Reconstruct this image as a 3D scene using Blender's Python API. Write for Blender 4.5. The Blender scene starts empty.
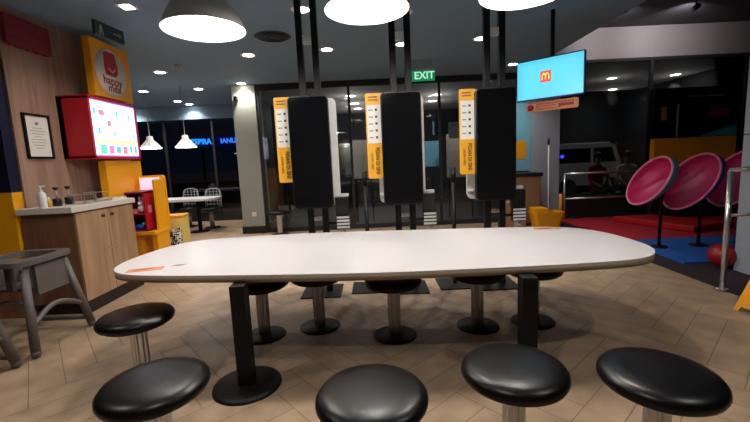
import bpy, bmesh, math, random
from mathutils import Vector, Matrix
random.seed(7)
PI = math.pi
COL = bpy.context.scene.collection

# ------------------------------------------------------------------ materials
def srgb(r, g, b):
    f = lambda c: (c/255/12.92) if c/255 <= 0.04045 else ((c/255+0.055)/1.055)**2.4
    return (f(r), f(g), f(b), 1)

def mat(name, rgb, rough=.5, metal=0, var=.0, scale=8, bump=0, emit=0, emit_rgb=None, spec=.5, stretch=(1, 1, 1), rvar=0, coat=0):
    m = bpy.data.materials.new(name); m.use_nodes = True
    nt = m.node_tree; b = nt.nodes['Principled BSDF']
    c = srgb(*rgb)
    b.inputs['Base Color'].default_value = c
    b.inputs['Roughness'].default_value = rough
    b.inputs['Metallic'].default_value = metal
    b.inputs['Specular IOR Level'].default_value = spec
    b.inputs['Coat Weight'].default_value = coat
    if emit:
        b.inputs['Emission Color'].default_value = srgb(*(emit_rgb or rgb))
        b.inputs['Emission Strength'].default_value = emit
    tc = nt.nodes.new('ShaderNodeTexCoord'); mp = nt.nodes.new('ShaderNodeMapping')
    mp.inputs['Scale'].default_value = stretch
    nt.links.new(tc.outputs['Object'], mp.inputs['Vector'])
    n = nt.nodes.new('ShaderNodeTexNoise'); n.inputs['Scale'].default_value = scale; n.inputs['Detail'].default_value = 4
    nt.links.new(mp.outputs['Vector'], n.inputs['Vector'])
    if var:
        mx = nt.nodes.new('ShaderNodeMix'); mx.data_type = 'RGBA'
        mx.inputs['A'].default_value = tuple(x*(1-var) for x in c[:3])+(1,)
        mx.inputs['B'].default_value = tuple(min(1, x*(1+var)) for x in c[:3])+(1,)
        nt.links.new(n.outputs['Fac'], mx.inputs['Factor']); nt.links.new(mx.outputs['Result'], b.inputs['Base Color'])
    if rvar:
        mr = nt.nodes.new('ShaderNodeMapRange'); mr.inputs['To Min'].default_value = max(0, rough-rvar); mr.inputs['To Max'].default_value = rough+rvar
        nt.links.new(n.outputs['Fac'], mr.inputs['Value']); nt.links.new(mr.outputs['Result'], b.inputs['Roughness'])
    if bump:
        bp = nt.nodes.new('ShaderNodeBump'); bp.inputs['Strength'].default_value = bump; bp.inputs['Distance'].default_value = .01
        nt.links.new(n.outputs['Fac'], bp.inputs['Height']); nt.links.new(bp.outputs['Normal'], b.inputs['Normal'])
    return m

def wood(name, a, bcol, stretch=(6, 6, .6), rough=.45, plank=None, axis='Y'):
    m = bpy.data.materials.new(name); m.use_nodes = True
    nt = m.node_tree; b = nt.nodes['Principled BSDF']; b.inputs['Roughness'].default_value = rough
    tc = nt.nodes.new('ShaderNodeTexCoord'); mp = nt.nodes.new('ShaderNodeMapping'); mp.inputs['Scale'].default_value = stretch
    n = nt.nodes.new('ShaderNodeTexNoise'); n.inputs['Scale'].default_value = 2.2; n.inputs['Detail'].default_value = 7; n.inputs['Distortion'].default_value = .8
    r = nt.nodes.new('ShaderNodeValToRGB'); r.color_ramp.elements[0].position = .32; r.color_ramp.elements[1].position = .7
    r.color_ramp.elements[0].color = srgb(*a); r.color_ramp.elements[1].color = srgb(*bcol)
    L = nt.links.new
    L(tc.outputs['Object'], mp.inputs['Vector']); L(mp.outputs['Vector'], n.inputs['Vector']); L(n.outputs['Fac'], r.inputs['Fac'])
    out = r.outputs['Color']
    if plank:
        sp = nt.nodes.new('ShaderNodeSeparateXYZ'); L(tc.outputs['Object'], sp.inputs[0])
        dv = nt.nodes.new('ShaderNodeMath'); dv.operation = 'DIVIDE'; dv.inputs[1].default_value = plank; L(sp.outputs[axis], dv.inputs[0])
        fl = nt.nodes.new('ShaderNodeMath'); fl.operation = 'FLOOR'; L(dv.outputs[0], fl.inputs[0])
        wn = nt.nodes.new('ShaderNodeTexWhiteNoise'); wn.noise_dimensions = '1D'; L(fl.outputs[0], wn.inputs['W'])
        mr = nt.nodes.new('ShaderNodeMapRange'); mr.inputs['To Min'].default_value = .88; mr.inputs['To Max'].default_value = 1.08; L(wn.outputs['Value'], mr.inputs['Value'])
        vm = nt.nodes.new('ShaderNodeVectorMath'); vm.operation = 'SCALE'; L(out, vm.inputs[0]); L(mr.outputs[0], vm.inputs['Scale'])
        out = vm.outputs[0]
    L(out, b.inputs['Base Color'])
    return m

def glass_mat(name, tint=(200, 210, 215), refl=1.0):
    m = bpy.data.materials.new(name); m.use_nodes = True
    nt = m.node_tree; nt.nodes.remove(nt.nodes['Principled BSDF']); o = nt.nodes['Material Output']
    t = nt.nodes.new('ShaderNodeBsdfTransparent'); t.inputs[0].default_value = srgb(*tint)
    g = nt.nodes.new('ShaderNodeBsdfGlossy'); g.inputs['Roughness'].default_value = .02
    f = nt.nodes.new('ShaderNodeFresnel'); f.inputs['IOR'].default_value = 1.5
    ml = nt.nodes.new('ShaderNodeMath'); ml.operation = 'MULTIPLY'; ml.inputs[1].default_value = refl; ml.use_clamp = True
    mx = nt.nodes.new('ShaderNodeMixShader')
    L = nt.links.new
    L(f.outputs[0], ml.inputs[0]); L(ml.outputs[0], mx.inputs[0]); L(t.outputs[0], mx.inputs[1]); L(g.outputs[0], mx.inputs[2]); L(mx.outputs[0], o.inputs[0])
    return m

def floor_mat():
    m = bpy.data.materials.new('floor_tile_planks'); m.use_nodes = True
    nt = m.node_tree; b = nt.nodes['Principled BSDF']; L = nt.links.new
    b.inputs['Roughness'].default_value = .42
    g = nt.nodes.new('ShaderNodeNewGeometry'); tc = nt.nodes.new('ShaderNodeTexCoord')
    n = nt.nodes.new('ShaderNodeTexNoise'); n.inputs['Scale'].default_value = 5; n.inputs['Detail'].default_value = 6
    L(tc.outputs['Object'], n.inputs['Vector'])
    r = nt.nodes.new('ShaderNodeValToRGB'); r.color_ramp.elements[0].position = .3; r.color_ramp.elements[1].position = .75
    r.color_ramp.elements[0].color = srgb(151, 127, 104); r.color_ramp.elements[1].color = srgb(184, 160, 134)
    L(n.outputs['Fac'], r.inputs['Fac'])
    mr = nt.nodes.new('ShaderNodeMapRange'); mr.inputs['To Min'].default_value = .95; mr.inputs['To Max'].default_value = 1.04
    L(g.outputs['Random Per Island'], mr.inputs['Value'])
    vm = nt.nodes.new('ShaderNodeVectorMath'); vm.operation = 'SCALE'; L(r.outputs['Color'], vm.inputs[0]); L(mr.outputs[0], vm.inputs['Scale'])
    L(vm.outputs[0], b.inputs['Base Color'])
    mr2 = nt.nodes.new('ShaderNodeMapRange'); mr2.inputs['To Min'].default_value = .34; mr2.inputs['To Max'].default_value = .52
    L(n.outputs['Fac'], mr2.inputs['Value']); L(mr2.outputs[0], b.inputs['Roughness'])
    return m

def voro_mat(name, a, bcol, scale=14):
    m = bpy.data.materials.new(name); m.use_nodes = True
    nt = m.node_tree; b = nt.nodes['Principled BSDF']; L = nt.links.new
    tc = nt.nodes.new('ShaderNodeTexCoord'); n = nt.nodes.new('ShaderNodeTexNoise'); n.inputs['Scale'].default_value = scale; n.inputs['Detail'].default_value = 1; n.inputs['Distortion'].default_value = 1.5
    r = nt.nodes.new('ShaderNodeValToRGB'); r.color_ramp.interpolation = 'CONSTANT'
    r.color_ramp.elements[0].color = srgb(*a); r.color_ramp.elements[1].color = srgb(*bcol); r.color_ramp.elements[1].position = .5
    L(tc.outputs['Object'], n.inputs['Vector']); L(n.outputs['Fac'], r.inputs['Fac']); L(r.outputs['Color'], b.inputs['Base Color'])
    return m

M = {}
M['floor'] = floor_mat()
M['mat_floor_dark'] = mat('dark_floor', (48, 50, 54), .5, var=.1)
M['grout'] = mat('grout', (122, 102, 85), .8)
M['table_white'] = mat('white_laminate', (208, 204, 206), .38, var=.03, scale=3)
M['table_edge'] = mat('taupe_edge_band', (158, 138, 118), .5, var=.06, scale=12)
M['black_metal'] = mat('black_powder_coat', (13, 13, 15), .5, var=.1, scale=30, spec=.3)
M['leather'] = mat('black_vinyl', (9, 9, 11), .34, bump=.015, scale=120, rvar=.02, spec=.32)
M['chrome'] = mat('chrome', (214, 214, 216), .24, .85, rvar=.06, scale=20)
M['shade_outer'] = mat('satin_aluminium_shade', (206, 200, 192), .45, .25, rvar=.05, scale=20)
M['steel'] = mat('brushed_aluminium', (196, 190, 182), .5, .75, rvar=.08, scale=18, stretch=(1, 1, 20))
M['lamp_in'] = mat('white_enamel', (245, 243, 238), .5, var=.02)
M['small_shade'] = mat('translucent_white_shade', (235, 232, 230), .5, emit=.12)
M['bulb'] = mat('lamp_bulb', (255, 250, 240), .3, emit=40, emit_rgb=(255, 246, 232))
M['down'] = mat('downlight_lens', (255, 252, 246), .3, emit=22, emit_rgb=(255, 248, 238))
M['down_dim'] = mat('dim_downlight_lens', (255, 250, 240), .3, emit=5, emit_rgb=(255, 246, 232))
M['ceiling'] = mat('blue_grey_ceiling_paint', (112, 138, 162), .75, var=.04, scale=2)
M['ceiling_dark'] = mat('charcoal_ceiling_paint', (58, 58, 66), .8, var=.06, scale=2)
M['ceil_taupe'] = mat('taupe_ceiling_paint', (190, 180, 172), .8, var=.05, scale=2)
M['bulkhead'] = mat('grey_bulkhead_paint', (150, 142, 146), .7, var=.12, scale=1.2)
M['wall_dark'] = mat('dark_wall_paint', (26, 27, 32), .7, var=.1, scale=2)
M['wall_mid'] = mat('warm_grey_wall', (150, 138, 126), .7, var=.05, scale=2)
M['wood_wall'] = wood('vertical_wood_cladding', (142, 112, 96), (172, 138, 120), plank=.16)
M['wood_cab'] = wood('oak_laminate', (146, 114, 86), (182, 148, 116), stretch=(5, 5, .5))
M['wood_red'] = wood('reddish_wood_side', (104, 70, 52), (134, 92, 68), stretch=(5, 5, .5))
M['yellow'] = mat('yellow_gloss_panel', (236, 162, 14), .42, var=.04, scale=3)
M['yellow_board'] = mat('yellow_board', (226, 164, 34), .5)
M['navy'] = mat('navy_panel', (18, 22, 48), .4, var=.1)
M['red'] = mat('red_lacquer', (176, 18, 34), .4, var=.04)
M['maroon'] = mat('maroon_plastic', (118, 22, 34), .5, var=.1, scale=5)
M['pillar'] = mat('sage_grey_paint', (150, 154, 146), .65, var=.04, scale=3)
M['column'] = mat('pale_grey_column', (160, 168, 182), .6, var=.05, scale=3)
M['white'] = mat('white_plastic', (225, 225, 224), .4, var=.02)
M['paper'] = mat('white_paper', (222, 220, 214), .7, var=.03)
M['screen_off'] = mat('dark_glass_screen', (7, 8, 11), .12, spec=.5)
M['kiosk_black'] = mat('black_plastic', (12, 13, 15), .35)
M['grey_plastic'] = mat('grey_brown_plastic', (94, 88, 86), .5, var=.08, scale=10, bump=.05)
M['plinth'] = mat('black_plinth', (22, 20, 20), .5)
M['countertop'] = mat('off_white_worktop', (214, 206, 198), .4, var=.04, scale=6)
M['glass'] = glass_mat('shopfront_glass', (226, 232, 236), 1.2)
M['glass_dark'] = glass_mat('dark_window_glass', (205, 212, 220), 1.2)
M['brown_card'] = mat('brown_cardboard', (150, 112, 82), .8, var=.08, scale=6)
M['beige'] = mat('beige_board', (176, 162, 148), .7, var=.03)
M['magenta'] = mat('magenta_plastic', (196, 36, 104), .42, var=.05, scale=3)
M['rim'] = mat('pale_pink_rim', (214, 120, 150), .4)
M['magenta_dark'] = mat('plum_plastic', (110, 20, 62), .4)
M['teal'] = mat('teal_plastic', (40, 160, 176), .4)
M['blue'] = mat('blue_plastic', (28, 78, 190), .4)
M['mat_blue'] = mat('blue_play_mat', (16, 92, 178), .7, var=.06, bump=.05, scale=40)
M['mat_red'] = mat('red_play_mat', (190, 34, 52), .7, var=.06, bump=.05, scale=40)
M['mat_red2'] = mat('bright_red_foam', (196, 24, 28), .55, var=.06)
M['mat_dark'] = mat('dark_purple_carpet', (38, 22, 34), .9, var=.2, scale=60)
M['red_ball'] = mat('red_ball_plastic', (150, 20, 30), .4)
M['orange'] = mat('orange_sticker', (208, 140, 92), .5, var=.05, scale=20)
M['orange_sign'] = mat('orange_sign_board', (214, 130, 84), .5, var=.04)
M['text_dark'] = mat('dark_brown_ink', (70, 34, 10), .6)
M['text_red'] = mat('dark_red_ink', (150, 20, 30), .6)
M['ink_grey'] = mat('grey_ink', (130, 126, 120), .7)
M['green_sign'] = mat('green_exit_face', (10, 140, 90), .5, emit=.45, emit_rgb=(10, 170, 105))
M['sign_white'] = mat('white_lit_letters', (200, 255, 225), .5, emit=.8)
M['sign_grey'] = mat('grey_sign_case', (150, 156, 160), .5)
M['unlit_green'] = mat('unlit_green_sign', (30, 50, 46), .5)
M['unlit_white'] = mat('faded_white_pictogram', (120, 124, 124), .5)
M['led_cyan'] = mat('cyan_led', (40, 180, 255), .5, emit=2.6, emit_rgb=(30, 160, 255))
M['led_blue'] = mat('blue_led', (50, 120, 255), .5, emit=2.2, emit_rgb=(60, 140, 255))
M['led_back'] = mat('blue_led_backing', (10, 20, 110), .5, emit=.25, emit_rgb=(5, 20, 160))
M['tv_cyan'] = mat('cyan_tv_picture', (10, 60, 80), .3, emit=.95, emit_rgb=(98, 216, 238))
M['tv_red'] = mat('red_tv_logo', (200, 20, 30), .3, emit=.75, emit_rgb=(214, 24, 30))
M['tv_yellow'] = mat('yellow_tv_logo', (255, 190, 30), .3, emit=1.0, emit_rgb=(255, 196, 40))
M['tv_bezel'] = mat('dark_blue_bezel', (12, 22, 90), .35)
def lit(name, rgb, e=1.0): return mat(name, rgb, .35, emit=e)
M['scr_white'] = lit('screen_white', (222, 232, 250), 1.05)
M['scr_violet'] = lit('screen_violet_border', (120, 96, 220), .9)
M['scr_yellow'] = lit('screen_yellow', (246, 216, 110), .9)
M['scr_teal'] = lit('screen_teal', (20, 170, 190), .8)
M['scr_green'] = lit('screen_green', (50, 180, 130), .8)
M['scr_red'] = lit('screen_red', (226, 80, 92), .8)
M['scr_magenta'] = lit('screen_magenta', (214, 74, 190), .8)
M['scr_blue'] = lit('screen_blue', (60, 120, 230), .8)
M['scr_grey'] = lit('screen_grey', (150, 160, 190), .7)
M['poster_blue'] = mat('pale_blue_print', (120, 180, 205), .5, var=.12, scale=4)
M['poster_black'] = mat('black_print', (24, 26, 34), .5)
M['skin'] = mat('skin', (150, 104, 82), .6, var=.05)
M['hair'] = mat('black_hair', (14, 11, 10), .6, bump=.3, scale=60)
M['shirt_red'] = mat('red_shirt', (150, 24, 34), .8, var=.1)
M['shirt_white'] = mat('white_shirt', (190, 188, 184), .8, var=.05)
M['trousers'] = mat('dark_trousers', (24, 26, 34), .8)
M['asphalt'] = mat('asphalt', (34, 34, 38), .8, var=.15, scale=30)
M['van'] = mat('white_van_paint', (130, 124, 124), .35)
M['tyre'] = mat('rubber', (16, 16, 17), .8)
M['toy_white'] = mat('white_toy_plastic', (228, 214, 222), .5)
M['pink_lit'] = mat('pink_backlight', (255, 214, 228), .5, emit=.9, emit_rgb=(255, 190, 220))
M['purple'] = mat('purple_box', (128, 28, 96), .45, var=.08)
M['cow'] = voro_mat('black_white_print', (26, 26, 28), (226, 226, 220), 22)
M['pale_yellow'] = mat('pale_yellow_print', (226, 200, 110), .5, var=.06)
M['green_print'] = mat('green_print', (60, 110, 70), .5)
M['soap_yellow'] = mat('yellow_liquid_bottle', (214, 176, 40), .3)
M['mint'] = mat('dark_vent', (40, 44, 50), .6)

# ------------------------------------------------------------------ mesh helpers
class MB:
    def __init__(s): s.bm = bmesh.new(); s.mats = []; s.cur = 0
    def use(s, m):
        if m not in s.mats: s.mats.append(m)
        s.cur = s.mats.index(m); return s
    def _fin(s, faces, smooth):
        for f in faces: f.material_index = s.cur; f.smooth = smooth
    def poly(s, pts, smooth=False):
        f = s.bm.faces.new([s.bm.verts.new(p) for p in pts]); s._fin([f], smooth); return s
    def box(s, c, d, rz=0, bevel=0, rot=None):
        R = rot or Matrix.Rotation(rz, 4, 'Z')
        r = bmesh.ops.create_cube(s.bm, size=1, matrix=Matrix.Translation(c) @ R @ Matrix.Diagonal((d[0], d[1], d[2], 1)))
        vs = r['verts']
        if bevel:
            es = list({e for v in vs for e in v.link_edges})
            rb = bmesh.ops.bevel(s.bm, geom=es, offset=bevel, segments=2, affect='EDGES', profile=.6)
            fs = {f for f in rb['faces']} | {f for v in vs if v.is_valid for f in v.link_faces}
            for v in rb['verts']: fs |= set(v.link_faces)
        else: fs = {f for v in vs for f in v.link_faces}
        s._fin(fs, False); return s
    def b2(s, x0, x1, y0, y1, z0, z1, bevel=0):
        return s.box(((x0+x1)/2, (y0+y1)/2, (z0+z1)/2), (abs(x1-x0), abs(y1-y0), abs(z1-z0)), bevel=bevel)
    def cyl(s, p0, p1, r0, r1=None, seg=24, caps=True, smooth=True):
        p0, p1 = Vector(p0), Vector(p1); r1 = r0 if r1 is None else r1
        q = (p1-p0).to_track_quat('Z', 'Y').to_matrix()
        a = []; b = []
        for i in range(seg):
            t = 2*PI*i/seg; d = q @ Vector((math.cos(t), math.sin(t), 0))
            a.append(s.bm.verts.new(p0+d*r0)); b.append(s.bm.verts.new(p1+d*r1))
        fs = [s.bm.faces.new((a[i], a[(i+1) % seg], b[(i+1) % seg], b[i])) for i in range(seg)]
        s._fin(fs, smooth)
        if caps: s._fin([s.bm.faces.new(a[::-1]), s.bm.faces.new(b)], False)
        return s
    def lathe(s, prof, c=(0, 0, 0), seg=40, rot=None, smooth=True, wob=None):
        c = Vector(c); rings = []
        for r, z in prof:
            if r < 1e-5:
                v = Vector((0, 0, z)); v = rot @ v if rot else v
                rings.append([s.bm.verts.new(c+v)])
            else:
                ring = []
                for i in range(seg):
                    t = 2*PI*i/seg; rr = r*(wob(t) if wob else 1)
                    v = Vector((rr*math.cos(t), rr*math.sin(t), z)); v = rot @ v if rot else v
                    ring.append(s.bm.verts.new(c+v))
                rings.append(ring)
        fs = []
        for A, B in zip(rings, rings[1:]):
            for i in range(seg):
                j = (i+1) % seg
                if len(A) == 1 and len(B) == 1: continue
                if len(A) == 1: fs.append(s.bm.faces.new((A[0], B[j], B[i])))
                elif len(B) == 1: fs.append(s.bm.faces.new((A[i], A[j], B[0])))
                else: fs.append(s.bm.faces.new((A[i], A[j], B[j], B[i])))
        s._fin(fs, smooth); return s
    def ball(s, c, r, sc=(1, 1, 1), rot=None, seg=24):
        m = Matrix.Translation(c) @ (rot or Matrix()) @ Matrix.Diagonal((sc[0]*r, sc[1]*r, sc[2]*r, 1))
        rr = bmesh.ops.create_uvsphere(s.bm, u_segments=seg, v_segments=seg//2, radius=1, matrix=m)
        s._fin({f for v in rr['verts'] for f in v.link_faces}, True); return s
    def tube(s, pts, r, seg=12, closed=False):
        P = [Vector(p) for p in pts]; n = len(P); rings = []
        up = Vector((0, 0, 1))
        for i in range(n):
            if closed: t = P[(i+1) % n]-P[i-1]
            else: t = P[min(i+1, n-1)]-P[max(i-1, 0)]
            t.normalize(); a = t.cross(up)
            if a.length < .05: a = t.cross(Vector((0, 1, 0)))
            a.normalize(); b = a.cross(t).normalized()
            rings.append([s.bm.verts.new(P[i]+r*(math.cos(2*PI*k/seg)*a+math.sin(2*PI*k/seg)*b)) for k in range(seg)])
        fs = []
        for i in range(n if closed else n-1):
            A, B = rings[i], rings[(i+1) % n]
            for k in range(seg): fs.append(s.bm.faces.new((A[k], A[(k+1) % seg], B[(k+1) % seg], B[k])))
        s._fin(fs, True)
        if not closed: s._fin([s.bm.faces.new(rings[0]), s.bm.faces.new(rings[-1][::-1])], False)
        return s
    def prism(s, outline, d, origin=(0, 0, 0), ux=(1, 0, 0), uy=(0, 0, 1), bevel=0, smooth=False):
        """outline of (u, v) pairs in the plane ux, uy, extruded by the vector d"""
        o, ux, uy, d = Vector(origin), Vector(ux), Vector(uy), Vector(d)
        a = [s.bm.verts.new(o+ux*u+uy*v) for u, v in outline]
        b = [s.bm.verts.new(o+ux*u+uy*v+d) for u, v in outline]
        n = len(a)
        fa = s.bm.faces.new(a); fb = s.bm.faces.new(b[::-1])
        side = [s.bm.faces.new((a[i], b[i], b[(i+1) % n], a[(i+1) % n])) for i in range(n)]
        s._fin([fa, fb], False); s._fin(side, smooth)
        if bevel:
            es = list(fa.edges)+list(fb.edges)
            rb = bmesh.ops.bevel(s.bm, geom=es, offset=bevel, segments=2, affect='EDGES', profile=.5)
            s._fin(rb['faces'], False)
        return s
    def build(s, name, m=None, parent=None, loc=None, rot=None):
        if m is not None: s.mats = [m] + [x for x in s.mats if x != m] if not s.mats else s.mats
        bmesh.ops.recalc_face_normals(s.bm, faces=s.bm.faces)
        me = bpy.data.meshes.new(name); s.bm.to_mesh(me); s.bm.free()
        for x in s.mats: me.materials.append(x)
        o = bpy.data.objects.new(name, me); COL.objects.link(o)
        if parent: o.parent = parent
        if loc: o.location = loc
        if rot: o.rotation_euler = rot
        return o

def rrect(w, h, r, n=6, cx=0, cy=0):
    pts = []
    for (sx, sy, a0) in ((1, -1, -PI/2), (1, 1, 0), (-1, 1, PI/2), (-1, -1, PI)):
        for i in range(n+1):
            a = a0+PI/2*i/n
            pts.append((cx+sx*(w/2-r)+r*math.cos(a), cy+sy*(h/2-r)+r*math.sin(a)))
    return pts

def thing(name, label, cat, loc=(0, 0, 0), rz=0, group=None):
    o = bpy.data.objects.new(name, None); COL.objects.link(o)
    o.location = loc; o.rotation_euler = (0, 0, rz); o.empty_display_size = .1
    o['label'] = label; o['category'] = cat
    if group: o['group'] = group
    return o
def tag(o, label, cat, group=None, kind=None):
    o['label'] = label; o['category'] = cat
    if group: o['group'] = group
    if kind: o['kind'] = kind
    return o
def struct(name, mb, m=None):
    o = mb.build(name, m); o['kind'] = 'structure'; return o
def dup(root, loc, label, rz=None, group=None):
    r = root.copy(); COL.objects.link(r); r.location = loc
    if rz is not None: r.rotation_euler = (0, 0, rz)
    r['label'] = label
    if group: r['group'] = group
    def rec(src, dst):
        for ch in list(src.children):
            c = ch.copy(); COL.objects.link(c); c.parent = dst; rec(ch, c)
    rec(root, r)
    return r

def text_mesh(name, body, size, m, parent, loc, rot, extrude=.002, align='CENTER', sx=1, bold=0, parent_mat=None):
    cu = bpy.data.curves.new(name, 'FONT'); cu.body = body; cu.size = size; cu.extrude = extrude; cu.align_x = align; cu.align_y = 'CENTER'
    cu.offset = bold; cu.space_line = .8
    t = bpy.data.objects.new(name+'_tmp', cu); COL.objects.link(t)
    dg = bpy.context.evaluated_depsgraph_get(); me = bpy.data.meshes.new_from_object(t.evaluated_get(dg))
    bpy.data.objects.remove(t); bpy.data.curves.remove(cu)
    me.materials.clear(); me.materials.append(m)
    o = bpy.data.objects.new(name, me); COL.objects.link(o); o.parent = parent; o.location = loc; o.rotation_euler = rot; o.scale = (sx, 1, 1)
    return o

# ------------------------------------------------------------------ the setting
CZ = 3.14      # main ceiling
HZ = 3.95      # ceiling over the play area
X0, X1, Y0 = -9.5, 8.5, -2.5

def build_floor():
    mb = MB(); mb.use(M['grout'])
    mb.b2(X0, X1, Y0, 14, -.1, -.003)
    mb.use(M['floor'])
    W, L, g = .2, .8, .0025
    th = math.radians(41.5); ca, sa = math.cos(th), math.sin(th)
    ox, oy = 2.384, 3.668
    def rect(u0, v0, u1, v1):
        cx, cy = (u0+u1)/2, (v0+v1)/2
        wx, wy = ox+cx*ca-cy*sa, oy+cx*sa+cy*ca
        if not (X0+.4 < wx < X1-.4 and Y0+.4 < wy < 13.6): return
        pts = [(u0+g, v0+g), (u1-g, v0+g), (u1-g, v1-g), (u0+g, v1-g)]
        mb.poly([(ox+u*ca-v*sa, oy+u*sa+v*ca, 0) for u, v in pts])
    for k in range(-75, 75):
        for j in range(-14, 15):
            u, v = k*W+j*L, k*W-j*L
            rect(u, v, u+L, v+W); rect(u+L, v+W-L, u+L+W, v+W)
    struct('floor', mb)
build_floor()

struct('ceiling', MB().b2(X0, 3.15, Y0, 10.7, CZ, CZ+.15), M['ceiling'])
struct('ceiling_play', MB().b2(3.15, X1, Y0, 8.4, HZ, HZ+.12), M['ceiling_dark'])
struct('trim_1', MB().b2(3.15, 3.22, Y0, 8.3, CZ+.0, HZ), M['ceiling'])
struct('wall_bulkhead', MB().b2(3.22, X1, 8.3, 8.5, 3.33, HZ), M['bulkhead'])
struct('wall_back', MB().b2(X0, X1, Y0-.15, Y0, 0, HZ+.1), M['wall_mid'])
struct('wall_right', MB().b2(X1, X1+.15, Y0, 14, 0, HZ+.1), M['wall_dark'])
struct('wall_far_left', MB().b2(X0-.15, X0, Y0, 14, 0, HZ), M['wall_dark'])
struct('wall_left', MB().b2(-3.74, -3.58, 3.95, 5.75, 0, CZ), M['wood_wall'])
mb = MB(); xa, xb = X0, -3.6
mb.use(M['yellow']).b2(xa, xb, 3.83, 3.95, 2.62, CZ)
mb.use(M['navy']).b2(xa, xb, 3.83, 3.95, 1.3, 2.62)
mb.use(M['yellow']).b2(xa, xb, 3.83, 3.95, .45, 1.3)
mb.use(M['wood_red']).b2(xa, xb, 3.83, 3.95, 0, .45)
struct('wall_side', mb)
# dining windows far left
mb = MB(); mb.use(M['ceiling']).b2(X0, -2.9, 10.6, 10.7, 2.78, CZ).use(M['wall_dark']).b2(X0, -2.9, 10.6, 10.7, 0, .12)
for x in (-8.2, -6.9, -5.6, -4.3, -3.0): mb.use(M['wall_dark']).b2(x-.03, x+.03, 10.6, 10.68, .12, 2.72)
struct('window_1', mb)
struct('window_1_glass', MB().b2(X0, -2.9, 10.63, 10.64, .12, 2.72), M['glass_dark'])
struct('wall_partition', MB().b2(-2.9, -2.7, 8.7, 10.7, 0, CZ), M['wall_dark'])
# left pillar with baseboard
mb = MB(); mb.use(M['pillar']).b2(-2.88, -2.4, 8.28, 8.75, 0, CZ); struct('wall_pillar', mb)
struct('baseboard_pillar', MB().b2(-2.9, -2.38, 8.26, 8.77, 0, .16), M['plinth'])
# shopfront glass behind the kiosks
mb = MB(); mb.use(M['wall_dark'])
mb.b2(-2.4, 3.36, 8.3, 8.38, 3.02, CZ).b2(-2.4, 3.36, 8.3, 8.38, 0, .09)
for x in (-2.36, -.45, 1.45, 3.3): mb.b2(x-.025, x+.025, 8.3, 8.37, .09, 3.02)
struct('window_2', mb)
struct('window_2_glass', MB().b2(-2.4, 3.36, 8.33, 8.34, .09, 3.02), M['glass'])
# right column and play window
struct('wall_column', MB().b2(3.36, 3.94, 8.2, 8.6, 0, HZ), M['column'])
mb = MB(); mb.use(M['wall_dark']).b2(3.94, X1, 8.3, 8.38, 3.27, 3.33).b2(3.94, X1, 8.3, 8.38, 0, .5)
for x in (5.9, 7.9): mb.b2(x-.03, x+.03, 8.3, 8.37, .5, 3.27)
struct('window_3', mb)
struct('window_3_glass', MB().b2(3.94, X1, 8.33, 8.34, .5, 3.27), M['glass'])
# beyond the shopfront
struct('ceiling_beyond', MB().b2(-2.7, 3.6, 8.5, 13.5, 3.1, 3.2), M['ceil_taupe'])
struct('ceiling_terrace', MB().b2(3.6, X1, 8.5, 12.6, 3.33, 3.45), M['ceil_taupe'])
struct('floor_beyond', MB().b2(-2.65, X1-.01, 8.6, 13.49, .0005, .006), M['mat_floor_dark'])
struct('wall_beyond', MB().b2(-2.7, X1, 13.5, 13.6, 0, 3.5), M['wall_dark'])
struct('ground', MB().b2(-30, 30, 14, 45, -.2, -.1), M['asphalt'])
# near right column
mb = MB(); mb.use(M['column']).b2(4.1, 4.8, 4.0, 4.3, 0, HZ)
mb.use(M['plinth'])
for z in (1.55, 2.25, 2.95, 3.6): mb.b2(4.096, 4.804, 3.996, 4.304, z, z+.012)
struct('wall_near_column', mb)

# play area flooring
def mat_obj(name, pts, h, m, label):
    o = MB().prism(pts, (0, 0, h), origin=(0, 0, .001), uy=(0, 1, 0)).build(name, m); tag(o, label, 'mat'); return o
mat_obj('play_carpet', [(3.46, 3.3), (X1-.05, 3.3), (X1-.05, 4.62), (3.78, 4.62), (3.9, 6.0), (3.9, 8.2), (3.55, 8.15), (3.5, 4.8)], .014, M['mat_dark'], 'dark purple carpet strip edging the play corner beside the tiles')
mat_obj('play_mat', [(3.79, 4.63), (6.4, 4.63), (6.4, 5.97), (3.91, 5.97)], .03, M['mat_blue'], 'blue floor mat in front of the magenta bowl seats')
mat_obj('play_mat', [(3.91, 5.98), (7.9, 5.98), (7.9, 8.2), (3.91, 8.2)], .03, M['mat_red'], 'large flat red floor mat behind the blue mat')
o = MB().prism([(4.75, 7.6), (5.5, 7.64), (6.15, 6.5), (5.25, 6.25)], (0, 0, .11), origin=(0, 0, .033), uy=(0, 1, 0), bevel=.02).build('foam_mat', M['mat_red2'])
tag(o, 'thick bright red foam mat lying on the flat red mat', 'mat')

# ------------------------------------------------------------------ table
def chaikin(p, n=3):
    for _ in range(n):
        q = []
        for i in range(len(p)):
            a, b = Vector(p[i]), Vector(p[(i+1) % len(p)])
            q += [tuple(a*.75+b*.25), tuple(a*.25+b*.75)]
        p = q
    return p
tbl = thing('communal_table', 'long white communal table with rounded corners on two black pedestals', 'table', (0, 3.0, 0))
out = [(-1.93, -.27), (-1.985, -.12), (-2.0, .07), (-1.98, .23), (-1.955, .41), (-1.88, .62), (-1.74, .745), (-1.5, .82), (-.8, .885), (0, .83), (.74, .755),
       (1.4, .685), (1.72, .62), (1.9, .46), (1.985, .24), (2.0, -.06), (1.985, -.26), (1.92, -.42), (1.8, -.54), (1.66, -.6), (1.4, -.63), (1.0, -.645), (.45, -.65), (0, -.64), (-.5, -.6), (-1.2, -.52), (-1.6, -.46), (-1.8, -.39)]
out = chaikin(out, 2)
MB().prism(out, (0, 0, .008), origin=(0, 0, .742), uy=(0, 1, 0)).build('tabletop', M['table_white'], tbl)
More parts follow.
